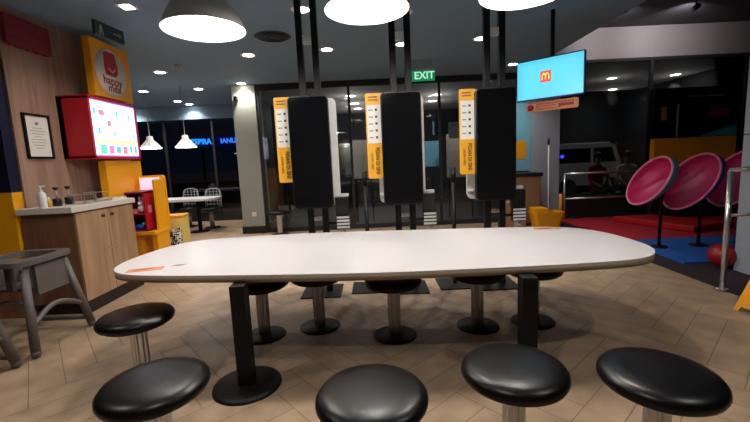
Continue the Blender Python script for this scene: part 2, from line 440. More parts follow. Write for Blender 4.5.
MB().prism([(x*.9995, y*.9995) for x, y in out], (0, 0, .042), origin=(0, 0, .7), uy=(0, 1, 0), smooth=True).build('edge_band', M['table_edge'], tbl)
for x, y in ((-.905, -.63+.02), (.93, -.7)):
    lg = MB().box((x, y+.02, .355), (.095, .095, .69), bevel=.006).build('pedestal', M['black_metal'], tbl)
    MB().lathe([(0, .028), (.19, .026), (.218, .018), (.222, .004), (.222, 0), (0, 0)], c=(x, y+.02, 0), seg=48).build('base_plate', M['black_metal'], lg)
def sticker(loc, rz, label):
    t = MB().prism(rrect(.24, .1, .012), (0, 0, .0012), uy=(0, 1, 0)).build('table_sticker', M['orange'], loc=loc, rot=(0, 0, rz)); tag(t, label, 'sticker')
    for i in range(3): MB().b2(-.08, .06-.02*i, .02-.02*i, .026-.02*i, .0012, .002).build('print_line', M['text_red'], t)
sticker((-1.67, 2.7, .7502), .25, 'orange sticker on the left end of the white communal table')
sticker((1.6, 3.55, .7502), -.1, 'orange sticker near the back right edge of the white communal table')
o = MB().prism([(0, 0), (.07, .01), (.1, .05), (.02, .04)], (0, 0, .001), uy=(0, 1, 0)).build('paper_scrap', M['ink_grey'], loc=(-1.52, 2.76, .7502)); tag(o, 'small grey smudged scrap beside the orange sticker on the left table end', 'scrap')

# ------------------------------------------------------------------ stools
def make_stool(loc, label):
    t = thing('round_stool', label, 'stool', loc, group='fixed round stools')
    prof = [(0, .425), (.17, .425), (.205, .43), (.228, .445), (.236, .462), (.234, .48), (.22, .497), (.19, .508), (.14, .514), (.07, .517), (0, .518)]
    MB().lathe(prof, seg=56).build('seat', M['leather'], t)
    fl = lambda a: 1+.11*math.cos(a*9)
    MB().lathe([(.046, .012), (.047, .03), (.048, .40), (.053, .415), (.07, .42)], seg=84, wob=fl).build('pole', M['chrome'], t)
    MB().lathe([(0, .03), (.06, .028), (.13, .02), (.172, .01), (.18, .004), (.18, 0), (0, 0)], seg=48).build('base_plate', M['black_metal'], t)
    return t
proto = make_stool((-1.65, 2.5, 0), 'black round stool beside the left end of the white table')
for (x, y, rz, lab) in (
    (-1.05, 1.66, .3, 'nearest black stool at bottom left, in front of the left table pedestal'),
    (-.05, 1.5, .7, 'black stool at the bottom middle of the photo, centred before the table'),
    (.6, 1.65, 1.1, 'black stool hiding the foot of the right table pedestal'),
    (1.19, 1.55, 1.5, 'nearest black stool at the bottom right of the photo'),
    (-1.0, 3.17, 0, 'far-side stool just right of the left table pedestal'),
    (-.54, 3.3, .5, 'far-side stool under the table, second from the left pedestal'),
    (.12, 3.06, .2, 'far-side stool under the middle of the white table'),
    (.84, 3.17, .9, 'far-side stool under the table just left of the right pedestal'),
    (1.335, 3.21, 1.2, 'far-side stool mostly hidden behind the right table pedestal'),
    (-2.03, 8.05, 0, 'distant black stool by the glass, right of the sage grey pillar')):
    dup(proto, (x, y, 0), lab, rz)

# ------------------------------------------------------------------ order kiosks
def icon_board(t, x0, w, z0, z1, y):
    bd = MB().prism(rrect(w, z1-z0, .02, cx=x0+w/2, cy=(z0+z1)/2), (0, .012, 0), origin=(0, y, 0)).build('side_board', M['yellow_board'], t)
    mid = z0+(z1-z0)*.42
    r = MB(); r.use(M['paper']).b2(x0+.012, x0+w-.02, y-.003, y, mid, z1-.12); zz = z1-.15
    for i in range(5):
        r.use(M['ink_grey']).b2(x0+.03, x0+.075, y-.0035, y-.003, zz-.03, zz-.018)
        r.use(M['text_dark']).b2(x0+.098, x0+.122, y-.0035, y-.003, zz-.034, zz-.01); zz -= .072
    for i in range(2): r.b2(x0+.03, x0+w-.05, y-.003, y-.001, z1-.045-.03*i, z1-.035-.03*i)
    r.build('white_panel', None, bd)
    text_mesh('lettering', 'PESAN DI SINI', .058, M['text_dark'], bd, (x0+w*.6, y-.003, (z0+mid)/2), (PI/2, PI/2, 0), .001, bold=.0012, sx=.8)
    text_mesh('lettering', 'ORDER HERE', .034, M['text_dark'], bd, (x0+w*.27, y-.003, (z0+mid)/2), (PI/2, PI/2, 0), .001, sx=.9)

def make_kiosk(loc, label):
    t = thing('order_kiosk', label, 'kiosk', loc, group='self order kiosks')
    for s in (-1, 1):
        MB().b2(s*.08-.034, s*.08+.034, .1, .168, .012, CZ-.002, bevel=.005).build('post', M['black_metal'], t)
    MB().b2(-.08, .08, .11, .155, 2.7, 2.78).build('crossbar', M['white'], t)  # white colour stands in for lamp reflections on this bar
    MB().b2(-.08, .08, .115, .155, .82, .86).build('crossbar', M['steel'], t)
    MB().b2(-.22, .22, -.1, .34, 0, .014, bevel=.004).build('floor_plate', M['black_metal'], t)
    hs = MB().prism(rrect(.425, 1.18, .045, cx=-.02, cy=1.56), (0, .07, 0), origin=(0, 0, 0), bevel=.006).build('display_housing', M['kiosk_black'], t)
    MB().prism(rrect(.405, 1.16, .036, cx=-.02, cy=1.56), (0, .004, 0), origin=(0, -.004, 0)).build('screen', M['screen_off'], hs)
    MB().prism(rrect(.52, 1.19, .06, cx=-.012, cy=1.565), (0, .05, 0), origin=(0, .25, 0), bevel=.008).build('rear_housing', M['white'], t)
    icon_board(t, -.39, .178, 1.26, 2.16, .075)
    tm = MB().b2(.2, .34, .2, .24, 1.07, 1.1).build('terminal_bracket', M['white'], t)
    MB().b2(.195, .335, .11, .2, .87, 1.07, bevel=.006).build('payment_terminal', M['kiosk_black'], t)
    kp = MB().b2(.2, .345, .12, .19, .71, .87, bevel=.004).build('receipt_printer', M['kiosk_black'], t)
    r = MB()
    for i in range(4): r.b2(.203, .342, .114, .12, .722+.037*i, .744+.037*i)
    r.build('slot_bars', M['white'], kp)
    MB().b2(-.27, -.21, .2, .24, 1.06, 1.085).build('side_tab', M['white'], t)
    MB().b2(.272, .295, .15, .18, .66, .72).build('cable_sleeve', M['white'], kp)
    MB().b2(.2, .24, .17, .2, .76, .8).b2(.05, .24, .12, .15, .77, .8).build('terminal_arm', M['black_metal'], t)
    return t
k0 = make_kiosk((-.635, 4.12, 0), 'order kiosk nearest the sage grey pillar, leftmost of the three')
dup(k0, (.335, 4.12, 0), 'middle order kiosk of the three, under the exit sign')
dup(k0, (1.33, 4.12, 0), 'order kiosk nearest the cyan television, rightmost of the three')

def stanchion(x, lab):
    t = thing('floor_post', lab, 'post', (x, 4.3, 0), group='slim black floor posts')
    MB().b2(-.2, .2, -.2, .2, 0, .014, bevel=.004).build('floor_plate', M['black_metal'], t)
    MB().cyl((0, 0, .014), (0, 0, 1.22), .022).build('post', M['black_metal'], t)
    MB().cyl((0, 0, 1.18), (0, 0, 1.34), .03).build('cap', M['black_metal'], t)
stanchion(-.1, 'slim black post between the left and middle order kiosks')
stanchion(.885, 'slim black post between the middle and right order kiosks')

# ------------------------------------------------------------------ pendants over the table
def make_pendant(loc, label):
    t = thing('pendant_lamp', label, 'lamp', loc, group='large dome pendants')
    sh = MB().lathe([(.05, .30), (.09, .285), (.15, .24), (.22, .16), (.275, .06), (.298, 0)], seg=64).build('lamp_shade', M['shade_outer'], t)
    sh2 = MB().lathe([(.298, 0), (.290, .0), (.268, .058), (.212, .155), (.142, .23), (.085, .272), (0, .285)], seg=64).build('shade_lining', M['lamp_in'], sh)
    MB().lathe([(.02, .40), (.032, .38), (.036, .30), (.06, .295), (0, .29)], seg=24).build('socket_cap', M['steel'], t)
    MB().ball((0, 0, .13), .07).build('bulb', M['bulb'], t)
    MB().cyl((0, 0, .38), (0, 0, CZ-loc[2]), .006, seg=8).build('cord', M['black_metal'], t)
    MB().lathe([(0, 0), (.06, 0), (.055, -.03), (0, -.035)], c=(0, 0, CZ-loc[2]), seg=24).build('ceiling_rose', M['black_metal'], t)
    return t
LZ = 2.5
p0 = make_pendant((-1.209, 3.02, LZ-.03), 'large metal dome pendant over the left end of the white table')
dup(p0, (.005, 2.86, LZ), 'large glowing dome pendant over the middle of the white table')
dup(p0, (1.05, 2.69, LZ), 'large glowing dome pendant over the right end of the white table')
def light(kind, loc, e, col=(1, .96, .9), size=.1, spot=None, blend=.7, rot=(0, 0, 0), name='light'):
    l = bpy.data.lights.new(name, kind); l.energy = e; l.color = col
    if kind in ('POINT', 'SPOT'): l.shadow_soft_size = size
    if kind == 'SPOT': l.spot_size = spot or 2.0; l.spot_blend = blend
    o = bpy.data.objects.new(name, l); COL.objects.link(o); o.location = loc; o.rotation_euler = rot; return o
for x, y in ((-1.209, 3.02), (.005, 2.86), (1.05, 2.69)):
    light('POINT', (x, y, LZ+.03), 48, (1, .95, .89), .07, name='pendant_glow')

# ------------------------------------------------------------------ ceiling fixtures
def make_down(loc, label, lens='down', k=1.3):
    t = thing('ceiling_downlight', label, 'light', loc, group='round ceiling downlights')
    MB().lathe([(.062*k, -.004), (.085*k, -.008), (.092*k, 0)], seg=32).build('trim_ring', M['white'], t)
    MB().lathe([(0, -.003), (.064*k, -.003)], seg=32).build('lens', M[lens], t)
    return t
d0 = None
DL = [(-3.62, 6.95, 'ceiling downlight above the yellow wall totem'),
      (-4.83, 8.5, 'ceiling downlight beyond the top of the red screen box'),
      (-3.65, 8.5, 'ceiling downlight between the red screen box and the grey pillar'),
      (-4.8, 9.9, 'far ceiling downlight above the small white pendants'),
      (-6.3, 10.3, 'farthest left ceiling downlight near the dark windows'),
      (-4.75, 10.4, 'small far ceiling downlight near the window header'),
      (-2.62, 8.15, 'ceiling downlight right beside the sage grey pillar top'),
      (-1.83, 6.15, 'ceiling downlight left of the left kiosk posts'),
      (-.71, 4.5, 'ceiling downlight directly behind the left kiosk posts'),
      (-.62, 6.05, 'ceiling downlight right of the left kiosk posts'),
      (.42, 4.72, 'ceiling downlight behind the middle dome pendant'),
      (.5, 5.95, 'ceiling downlight above the exit sign'),
      (1.64, 5.85, 'ceiling downlight left of the right kiosk posts'),
      (2.72, 7.55, 'ceiling downlight close beside the cyan television, over the bucket'),
      (-.5, .6, 'ceiling downlight behind the camera, left'),
      (2.3, .9, 'ceiling downlight behind the camera, right'),
      (-2.8, 1.6, 'ceiling downlight over the grey high chairs')]
for x, y, lab in DL:
    if d0 is None: d0 = make_down((x, y, CZ), lab)
    else: dup(d0, (x, y, CZ), lab)
    light('SPOT', (x, y, CZ-.03), 72, (1, .93, .84), .06, 2.3, .8, name='downlight_beam')
for x in (-.2, 2.05): light('SPOT', (x, 8.62, 3.0), 80, (1, .93, .87), .06, 2.0, .8, rot=(.55, 0, 0), name='board_fill')  # unseen fill spots without fixtures, added to brighten the beige boards
dd = None
for x, y, z, lab in ((-.5, 10.0, 3.1, 'downlight seen through the glass right of the left kiosk'),
                  (-.45, 11.3, 3.1, 'second downlight through the glass right of the left kiosk'),
                  (-.4, 12.4, 3.1, 'third downlight through the glass right of the left kiosk'),
                  (1.75, 10.4, 3.1, 'downlight seen through the glass left of the right kiosk'),
                  (1.8, 11.5, 3.1, 'second downlight through the glass left of the right kiosk'),
                  (-2.1, 12.2, 3.1, 'downlight through the glass beside the grey pillar'),
                  (6.4, 10.5, 3.33, 'downlight through the play window, right of the television'),
                  (8.0, 10.4, 3.33, 'rightmost downlight seen through the play window'),
                  (7.6, 12.4, 3.33, 'dim downlight through the play window under the other two')):
    if dd is None:
        dd = make_down((x, y, z), lab, 'down', 1.8); dd['group'] = 'downlights beyond the glass'
    else: dup(dd, (x, y, z), lab)
    light('SPOT', (x, y, z-.03), 22, (1, .92, .84), .06, 2.2, .8, name='dim_beam')
    light('POINT', (x, y, z-.35), 9 if z < 3.2 else 3.5, (1, .93, .87), .12, name='ceiling_fill')  # bare fill lamp added under each lens to brighten the ceilings beyond
t = thing('square_downlight', 'small square ceiling light above the yellow totem', 'light', (-2.45, 4.2, CZ))
MB().box((0, 0, -.006), (.16, .16, .012)).build('frame', M['white'], t); MB().box((0, 0, -.014), (.1, .1, .006)).build('lens', M['down'], t)
light('SPOT', (-2.45, 4.2, CZ-.05), 60, (1, .92, .84), .06, 2.5, .8, name='square_beam')
t = thing('ceiling_vent', 'dark round ceiling vent between the left kiosk and left pendant', 'vent', (-1.25, 5.35, CZ))
MB().lathe([(0, -.012), (.1, -.014), (.2, -.008), (.24, 0)], seg=40).build('cover', M['mint'], t)
for r in (.08, .14, .19): MB().tube([(r*math.cos(a*PI/12), r*math.sin(a*PI/12), -.014) for a in range(24)], .005, 6, True).build('ring', M['black_metal'], t)
t = thing('smoke_detector', 'small pale smoke detector on the ceiling beyond the yellow totem', 'detector', (-3.1, 6.55, CZ))
MB().lathe([(0, -.04), (.04, -.038), (.055, -.02), (.06, 0)], seg=28).build('body', M['sign_grey'], t)
MB().ball((0, 0, -.04), .01).build('sensor', M['black_metal'], t)
# exit signs
t = thing('exit_sign', 'green lit exit sign hanging from the ceiling behind the middle kiosk', 'sign', (.93, 6.9, 2.87), rz=-.04)
MB().box((0, 0, 0), (.4, .04, .17), bevel=.004).build('sign_face', M['green_sign'], t)
MB().box((0, 0, .1), (.42, .06, .035)).build('case', M['sign_grey'], t)
text_mesh('lettering', 'EXIT', .17, M['sign_white'], t, (.02, -.022, 0), (PI/2, 0, 0), .002, bold=.002)
MB().cyl((-.15, 0, .11), (-.15, 0, CZ-2.87), .006, seg=8).build('hanger', M['sign_grey'], t); MB().cyl((.15, 0, .11), (.15, 0, CZ-2.87), .006, seg=8).build('hanger', M['sign_grey'], t)
t = thing('exit_sign', 'unlit dark green exit sign on the ceiling above the yellow totem', 'sign', (-2.86, 4.5, 2.99), rz=PI/2-.1)
MB().box((0, 0, 0), (.42, .03, .15)).build('sign_face', M['unlit_green'], t)
r = MB(); r.ball((-.13, -.018, .035), .014).b2(-.15, -.11, -.02, -.015, -.03, .02).b2(-.16, -.14, -.02, -.015, -.06, -.03).b2(-.12, -.1, -.02, -.015, -.06, -.03)
r.build('pictogram', M['unlit_white'], t); r = MB(); r.b2(.05, .13, -.02, -.015, -.008, .008).prism([(.13, -.03), (.17, 0), (.13, .03)], (0, .004, 0), origin=(0, -.02, 0)).build('arrow', M['unlit_white'], t)

# ------------------------------------------------------------------ television and orange sign
def tv():
    c = Vector((2.145, 4.76, 2.345)); ang = math.atan2(-.5, .55)
    t = thing('television', 'wall television showing a cyan picture, hung right of the kiosks', 'television', c, ang)
    MB().box((0, .03, 0), (.78, .05, .485), bevel=.006).build('casing', M['tv_bezel'], t)
    pic = MB().box((0, 0, 0), (.755, .006, .455)).build('picture', M['tv_cyan'], t)
    MB().box((-.035, -.005, .02), (.125, .004, .13)).build('red_square', M['tv_red'], pic)
    # double arch
    r = MB()
    for s in (-1, 1):
        pts = []
        for i in range(13):
            a = PI*i/12
            pts.append((-.035+s*.019+.019*math.cos(a), -.009, .01+.045*math.sin(a)**.8 if 0 < i < 12 else .01))
        pts = [(pts[0][0], -.009, -.02)]+pts+[(pts[-1][0], -.009, -.02)]
        r.tube(pts, .0055, 8)
    r.build('arches', M['tv_yellow'], pic)
    MB().cyl((0, .12, -.1), (0, .12, CZ-2.34), .025).box((0, .08, 0), (.2, .06, .2)).build('ceiling_mount', M['black_metal'], t)
    s = thing('hanging_sign', 'narrow orange sign board hanging right below the cyan television', 'sign', c+Vector((.05, .03, -.32)), ang)
    MB().prism(rrect(.6, .115, .015), (0, .015, 0)).build('board', M['orange_sign'], s)
    MB().lathe([(0, .004), (.038, .004), (.038, 0)], c=(-.25, -.001, -.005), rot=Matrix.Rotation(PI/2, 3, 'X'), seg=24).build('roundel', M['text_red'], s)
    r = MB()
    for z, x0, x1 in ((.028, -.18, .24), (.0, -.18, .05), (-.03, -.18, .1)):
        x = x0
        while x < x1:
            w = random.uniform(.012, .03); r.b2(x, x+w, -.002, 0, z-.007, z+.007); x += w+.008
    r.b2(.08, .25, -.002, 0, -.022, .012).build('print_lines', M['text_red'], s)
    MB().cyl((-.1, .012, .05), (-.1, .02, .1), .004, seg=6).build('hanger', M['black_metal'], s); MB().cyl((.1, .012, .05), (.1, .02, .1), .004, seg=6).build('hanger', M['black_metal'], s)
    l = light('AREA', c+Vector((-.06, -.06, 0)), 2.0, (.4, .85, 1), rot=(PI/2, 0, ang), name='tv_glow'); l.data.shape = 'RECTANGLE'; l.data.size = .7; l.data.size_y = .4
tv()

# ------------------------------------------------------------------ left wall
fr = thing('framed_certificate', 'black framed certificate on the wood wall above the counter', 'frame', (-3.575, 4.21, 1.87))
r = MB(); h, w, tk = .235, .165, .022
for (y0, y1, z0, z1) in ((-w, w, h-tk, h), (-w, w, -h, -h+tk), (-w, -w+tk, -h, h), (w-tk, w, -h, h)): r.b2(0, .022, y0, y1, z0, z1)
r.build('frame', M['black_metal'], fr)
MB().b2(0, .008, -w+tk, w-tk, -h+tk, h-tk).build('mount_card', M['paper'], fr)
r = MB(); r.b2(.008, .009, -.02, .02, .12, .15)
for i, wd in enumerate((.06, .09, .08, .04, .09, .09, .07, .05)): r.b2(.008, .009, -wd, wd, .085-.03*i, .09-.03*i)
r.build('print', M['ink_grey'], fr)
t = thing('red_wall_panel', 'dark red scalloped panel high on the wood wall above the certificate', 'panel', (-3.575, 4.24, 2.91))
outl = [(-.27, .14), (.27, .14)]
for i in range(25):
    u = .27-.54*i/24; outl.append((u, -.14-.018*abs(math.sin(i/24*5*PI))))
MB().prism(outl, (.05, 0, 0), ux=(0, 1, 0), bevel=.006).build('board', M['maroon'], t)
MB().b2(.05, .056, -.24, .24, .04, .05).b2(.05, .056, -.24, .24, -.08, -.07).build('ridge', M['maroon'], t)

# counter
ct = thing('service_counter', 'wood cabinet with two doors, black plinth and white worktop', 'cabinet', (-3.045, 3.86, 0))
MB().b2(-.53, 0, 0, .93, .12, 1.07).build('carcass', M['wood_red'], ct)
MB().b2(-.52, -.03, .03, .92, 0, .12).b2(-.03, .012, -.0, .98, 0, .125).build('plinth', M['plinth'], ct)
MB().b2(-.53, .03, -.05, .98, 1.07, 1.13, bevel=.006).build('worktop', M['countertop'], ct)
for i, (y0, y1) in enumerate(((.004, .462), (.47, .926))):
    d = MB().b2(0, .02, y0, y1, .135, 1.055, bevel=.002).build('door', M['wood_cab'], ct)
    yy = (y1-.07) if i == 0 else (y0+.07)
    MB().b2(.02, .026, yy-.028, yy+.028, .97, 1.0).build('lock', M['text_dark'], d)
    yk = y1-.025 if i == 0 else y0+.03
    MB().cyl((.02, yk, .62), (.04, yk, .62), .008, seg=12).build('knob', M['steel'], d)
# soap and condiments
s = thing('soap_bottle', 'white pump soap bottle standing on the left end of the worktop', 'bottle', (-3.33, 3.86, 1.13), rz=.7)
MB().lathe([(0, 0), (.034, 0), (.036, .01), (.036, .13), (.03, .15), (.014, .16), (0, .16)], seg=28).build('bottle', M['white'], s)
MB().lathe([(.013, .16), (.016, .175), (.006, .178), (.005, .215), (0, .216)], seg=16).box((.012, 0, .218), (.05, .018, .012), bevel=.003).build('pump', M['white'], s)
s = thing('sauce_bottle', 'small yellow bottle between the soap pump and the first condiment pump', 'bottle', (-3.33, 3.93, 1.13))
MB().lathe([(0, 0), (.022, 0), (.024, .06), (.012, .085), (0, .085)], seg=20).build('bottle', M['soap_yellow'], s)
MB().lathe([(.012, .085), (.012, .1), (0, .102)], seg=16).build('cap', M['white'], s)
for y, lab in ((4.05, 'black topped condiment pump left of the wire rack'), (4.21, 'black topped condiment pump right beside the wire rack')):
    s = thing('condiment_pump', lab, 'dispenser', (-3.34, y, 1.13), group='condiment pumps')
    MB().lathe([(0, 0), (.04, 0), (.04, .075), (.034, .08), (0, .08)], seg=24).build('canister', M['kiosk_black'], s)
    MB().cyl((0, 0, .08), (0, 0, .17), .007, seg=12).cyl((0, 0, .1), (.045, 0, .085), .004, seg=8).build('stem', M['steel'], s)
    MB().lathe([(0, .165), (.012, .165), (.028, .185), (.026, .198), (0, .2)], seg=20).build('plunger', M['kiosk_black'], s)
s = thing('wire_rack', 'low wire rack on the worktop beside the condiment pumps', 'rack', (-3.2, 4.32, 1.13))
for x in (-.07, .07):
    MB().tube([(x, -.16, .004), (x, -.16, .1), (x, -.02, .1), (x, -.02, .004)], .004, 8).tube([(x, .02, .004), (x, .02, .11), (x, .2, .11), (x, .2, .004)], .004, 8).build('side_wire', M['steel'], s)
MB().b2(-.075, .075, -.17, .21, 0, .006).build('tray', M['sign_grey'], s)
s = thing('napkin_tray', 'flat white tray at the right end of the worktop', 'tray', (-3.2, 4.68, 1.13))
MB().b2(-.1, .1, -.14, .14, 0, .008).build('base', M['paper'], s)
MB().b2(-.1, .1, -.14, -.13, .008, .025).b2(-.1, .1, .13, .14, .008, .025).b2(-.1, -.09, -.14, .14, .008, .025).b2(.09, .1, -.14, .14, .008, .025).build('rim', M['paper'], s)

# yellow totem and red screen
tp = thing('totem_panel', 'tall yellow totem panel with round white logo behind the red screen', 'panel', (-3.27, 5.06, 0))
MB().b2(-.09, 0, -.3, .42, 2.38, 3.06, bevel=.006).build('upper_panel', M['yellow'], tp)
MB().prism([(-.3, 1.14), (-.18, 1.14), (-.18, 0), (.42, 0), (.42, 1.6), (-.3, 1.6)], (.09, 0, 0), origin=(-.09, 0, 0), ux=(0, 1, 0)).build('lower_panel', M['yellow'], tp)
RY = Matrix.Rotation(PI/2, 3, 'Y')
dsc = MB().lathe([(0, .004), (.285, .004), (.285, 0)], c=(0, .03, 2.70), rot=RY, seg=56).build('logo_disc', M['paper'], tp)
r = MB(); r.prism([(-.125, .02), (-.115, .17), (-.06, .2), (-.02, .185), (.03, .2), (.09, .185), (.13, .03), (.12, -.06), (.06, -.1), (-.11, -.09)], (.004, 0, 0), origin=(.004, .03, 2.76), ux=(0, 1, 0)); r.build('red_box_logo', M['red'], dsc)
MB().tube([(.009, -.02+.12*i/10, 2.76-.045*math.sin(PI*i/10)) for i in range(11)], .007, 8).tube([(.009, .0+.06*math.cos(PI*i/8), 2.955+.02*math.sin(PI*i/8)) for i in range(9)], .008, 6).build('smile', M['paper'], dsc)
text_mesh('lettering', 'happy', .15, M['text_red'], dsc, (.005, .035, 2.60), (PI/2, 0, PI/2), .001, bold=.002)
text_mesh('lettering', 'meal', .13, M['text_red'], dsc, (.005, .06, 2.51), (PI/2, 0, PI/2), .001, bold=.002)
sb = thing('menu_screen', 'red box with a bright menu screen mounted on the wood wall', 'screen', (-3.22, 4.98, 1.985))
MB().b2(-.36, .0, -.45, -.42, -.35, .35).b2(-.36, 0, .42, .45, -.35, .35).b2(-.36, 0, -.45, .45, .33, .365).b2(-.36, 0, -.45, .45, -.365, -.33).b2(-.36, -.30, -.45, .45, -.35, .35).build('casing', M['red'], sb)
sc = MB().b2(-.02, -.008, -.42, .42, -.33, .33).build('screen', M['scr_violet'], sb)
pg = MB(); pg.use(M['scr_white']).b2(-.008, -.006, -.405, .405, -.315, .315)
def tiles(name, m, lst):
    pg.use(m)
    for y, z, w, h in lst: pg.b2(-.006, -.0045, y-w/2, y+w/2, z-h/2, z+h/2)
tiles('yellow_band', M['scr_yellow'], [(0, -.15, .81, .05), (-.25, .305, .25, .025)])
tiles('teal_tile', M['scr_teal'], [(-.36, .2, .045, .07), (.04, .2, .045, .06), (-.31, -.03, .04, .07)])
tiles('green_tile', M['scr_green'], [(-.04, -.06, .035, .06), (.33, -.06, .035, .06), (-.27, -.25, .11, .11)])
tiles('red_tile', M['scr_red'], [(-.12, .07, .07, .07), (-.24, .19, .1, .06), (.13, -.25, .09, .1)])
tiles('magenta_tile', M['scr_magenta'], [(-.13, -.25, .09, .1)])
tiles('blue_tile', M['scr_blue'], [(0, -.25, .09, .08), (.25, -.24, .05, .09), (.35, -.24, .05, .09), (.28, .17, .03, .09)])
tiles('grey_print', M['scr_grey'], [(-.22, .15, .13, .02), (.05, .14, .12, .04), (-.27, -.08, .12, .03), (.08, -.08, .1, .04), (.2, .23, .12, .012), (.2, .08, .05, .01), (.33, .08, .05, .01), (.26, -.1, .07, .012), (-.15, -.1, .05, .012)])
pg.build('menu_page', None, sc)
l = light('AREA', (-3.2, 4.98, 1.98), 3, (.8, .85, 1), rot=(PI/2, 0, PI/2), name='menu_glow'); l.data.shape = 'RECTANGLE'; l.data.size = .8; l.data.size_y = .65

# ------------------------------------------------------------------ yellow toy display and printed bin
t = thing('toy_display', 'yellow toy display stand past the end of the counter', 'display stand', (-3.04, 5.12, 0)); t.scale = (.76, 1, 1)
MB().prism(rrect(.46, .78, .05, cx=-.02, cy=1.0), (0, .04, 0), origin=(0, .2, 0)).build('back_panel', M['yellow'], t)
MB().b2(.16, .2, -.04, .2, .62, 1.34, bevel=.01).build('side_panel', M['yellow'], t)
MB().b2(-.25, .21, -.16, .24, .62, .67, bevel=.008).build('shelf', M['yellow'], t)
MB().b2(-.24, -.08, -.1, .2, 0, .62, bevel=.01).build('leg', M['yellow'], t)
MB().b2(.1, .2, -.1, .2, 0, .62, bevel=.01).build('leg', M['yellow'], t)
MB().b2(-.23, .12, .19, .2, 1.2, 1.36).build('backlight', M['pink_lit'], t)
b = thing('toy_box', 'purple red open box holding toys on the yellow stand shelf', 'box', (-3.11, 5.09, .67)); b.scale = (.76, 1, 1)
MB().b2(-.16, .17, .12, .14, 0, .52).b2(-.16, .17, -.11, .12, .5, .52).b2(-.16, .17, -.11, .12, 0, .015).b2(-.16, -.145, -.11, .12, 0, .52).build('box_shell', M['purple'], b)
MB().b2(.145, .17, -.11, .13, 0, .52).build('side_wall', M['red'], b)
MB().b2(-.145, .145, -.11, .12, .22, .235).build('divider', M['red'], b)
f = thing('toy_figure', 'white and pink toy rabbit figure inside the purple box', 'toy', (-3.08, 5.07, .905))
MB().ball((0, 0, .06), .055, (1, .8, 1.1)).ball((0, -.01, .13), .04).build('body', M['toy_white'], f)
MB().ball((-.02, 0, .19), .014, (1, 1, 2.6)).build('ear', M['toy_white'], f); MB().ball((.025, 0, .185), .014, (1, 1, 2.6), rot=Matrix.Rotation(.4, 4, 'Y')).build('ear', M['toy_white'], f)
MB().b2(-.11, -.05, -.03, .03, 0, .06).build('block', M['rim'], f); MB().b2(.05, .11, -.03, .03, 0, .1).build('block', M['rim'], f)
f = thing('toy_figure', 'small dark blue toy lying in the bottom of the purple box', 'toy', (-3.12, 5.05, .685))
MB().ball((0, 0, .04), .045, (1.3, .8, .9)).build('body', M['blue'], f); MB().ball((.06, -.01, .08), .028).build('head', M['teal'], f)
t = thing('printed_bin', 'pale yellow bin with a black and white animal print by the toy stand', 'bin', (-3.0, 5.74, 0), rz=.15); t.scale = (.82, 1, 1.05)
MB().b2(-.17, .17, -.15, .15, .02, .72, bevel=.02).build('body', M['pale_yellow'], t)
MB().ball((.0, -.16, .42), .15, (1, .25, .95)).ball((-.1, -.16, .56), .04, (1, .4, 1)).ball((.1, -.16, .56), .04, (1, .4, 1)).build('animal_print', M['cow'], t)
MB().ball((0, -.2, .3), .045, (1.2, .3, .8)).build('red_mouth', M['red'], t)
MB().b2(-.16, -.02, -.158, -.15, .04, .2).build('green_print', M['green_print'], t)
MB().b2(-.175, .175, -.155, .155, .72, .75, bevel=.006).build('lid', M['yellow'], t)

# ------------------------------------------------------------------ high chairs
def make_highchair(loc, label, rz=0):
    t = thing('high_chair', label, 'high chair', loc, rz, group='grey plastic high chairs')
    for sx in (-1, 1):
        for sy in (-1, 1):
            top = (sx*.2, sy*.2, .7); bot = (sx*.29, sy*.31, .03)
            lg = MB().cyl(bot, top, .034, .03, seg=14).build('leg', M['grey_plastic'], t)
            MB().ball((bot[0], bot[1], .035), .036, (1, 1, .95)).build('foot', M['grey_plastic'], lg)
        pts = [(sx*(.265-.02*math.sin(PI*i/10)), -.26+.52*i/10, .25+.1*math.sin(PI*i/10)) for i in range(11)]
        MB().tube(pts, .022, 10).build('side_brace', M['grey_plastic'], t)
    MB().tube([(-.27, .3, .09), (.27, .3, .09)], .02, 10).build('rear_brace', M['grey_plastic'], t)
    # seat and tray
    r = MB(); o1 = rrect(.52, .56, .1, 6); i1 = rrect(.36, .32, .08, 6, cy=.06)
    bm = r.bm
    for z in (.735,):
        A = [bm.verts.new((x, y, z)) for x, y in o1]; B = [bm.verts.new((x, y, z)) for x, y in i1]
        A2 = [bm.verts.new((x, y, z+.04)) for x, y in o1]; B2 = [bm.verts.new((x, y, z+.04)) for x, y in i1]
        n = len(A)
        for i in range(n):
            j = (i+1) % n
            bm.faces.new((A[i], A[j], A2[j], A2[i])); bm.faces.new((B[j], B[i], B2[i], B2[j]))
            bm.faces.new((A2[i], A2[j], B2[j], B2[i])); bm.faces.new((A[j], A[i], B[i], B[j]))
    r.build('tray_ring', M['grey_plastic'], t)
    MB().box((0, .06, .5), (.36, .32, .03), bevel=.01).build('seat', M['grey_plastic'], t)
    MB().b2(-.2, .2, .2, .235, .5, .72, bevel=.008).build('back_panel', M['grey_plastic'], t)
    MB().b2(-.22, -.185, -.12, .22, .46, .71, bevel=.006).build('side_panel', M['grey_plastic'], t)
    MB().b2(.185, .22, -.12, .22, .46, .71, bevel=.006).build('side_panel', M['grey_plastic'], t)
    MB().b2(-.03, .03, -.14, -.11, .5, .71, bevel=.006).build('crotch_post', M['grey_plastic'], t)
    return t
hc = make_highchair((-3.07, 3.25, 0), 'grey plastic high chair standing just in front of the wood counter')
dup(hc, (-3.11, 2.5, 0), 'second grey high chair cut off at the left edge of the photo', rz=-.05)

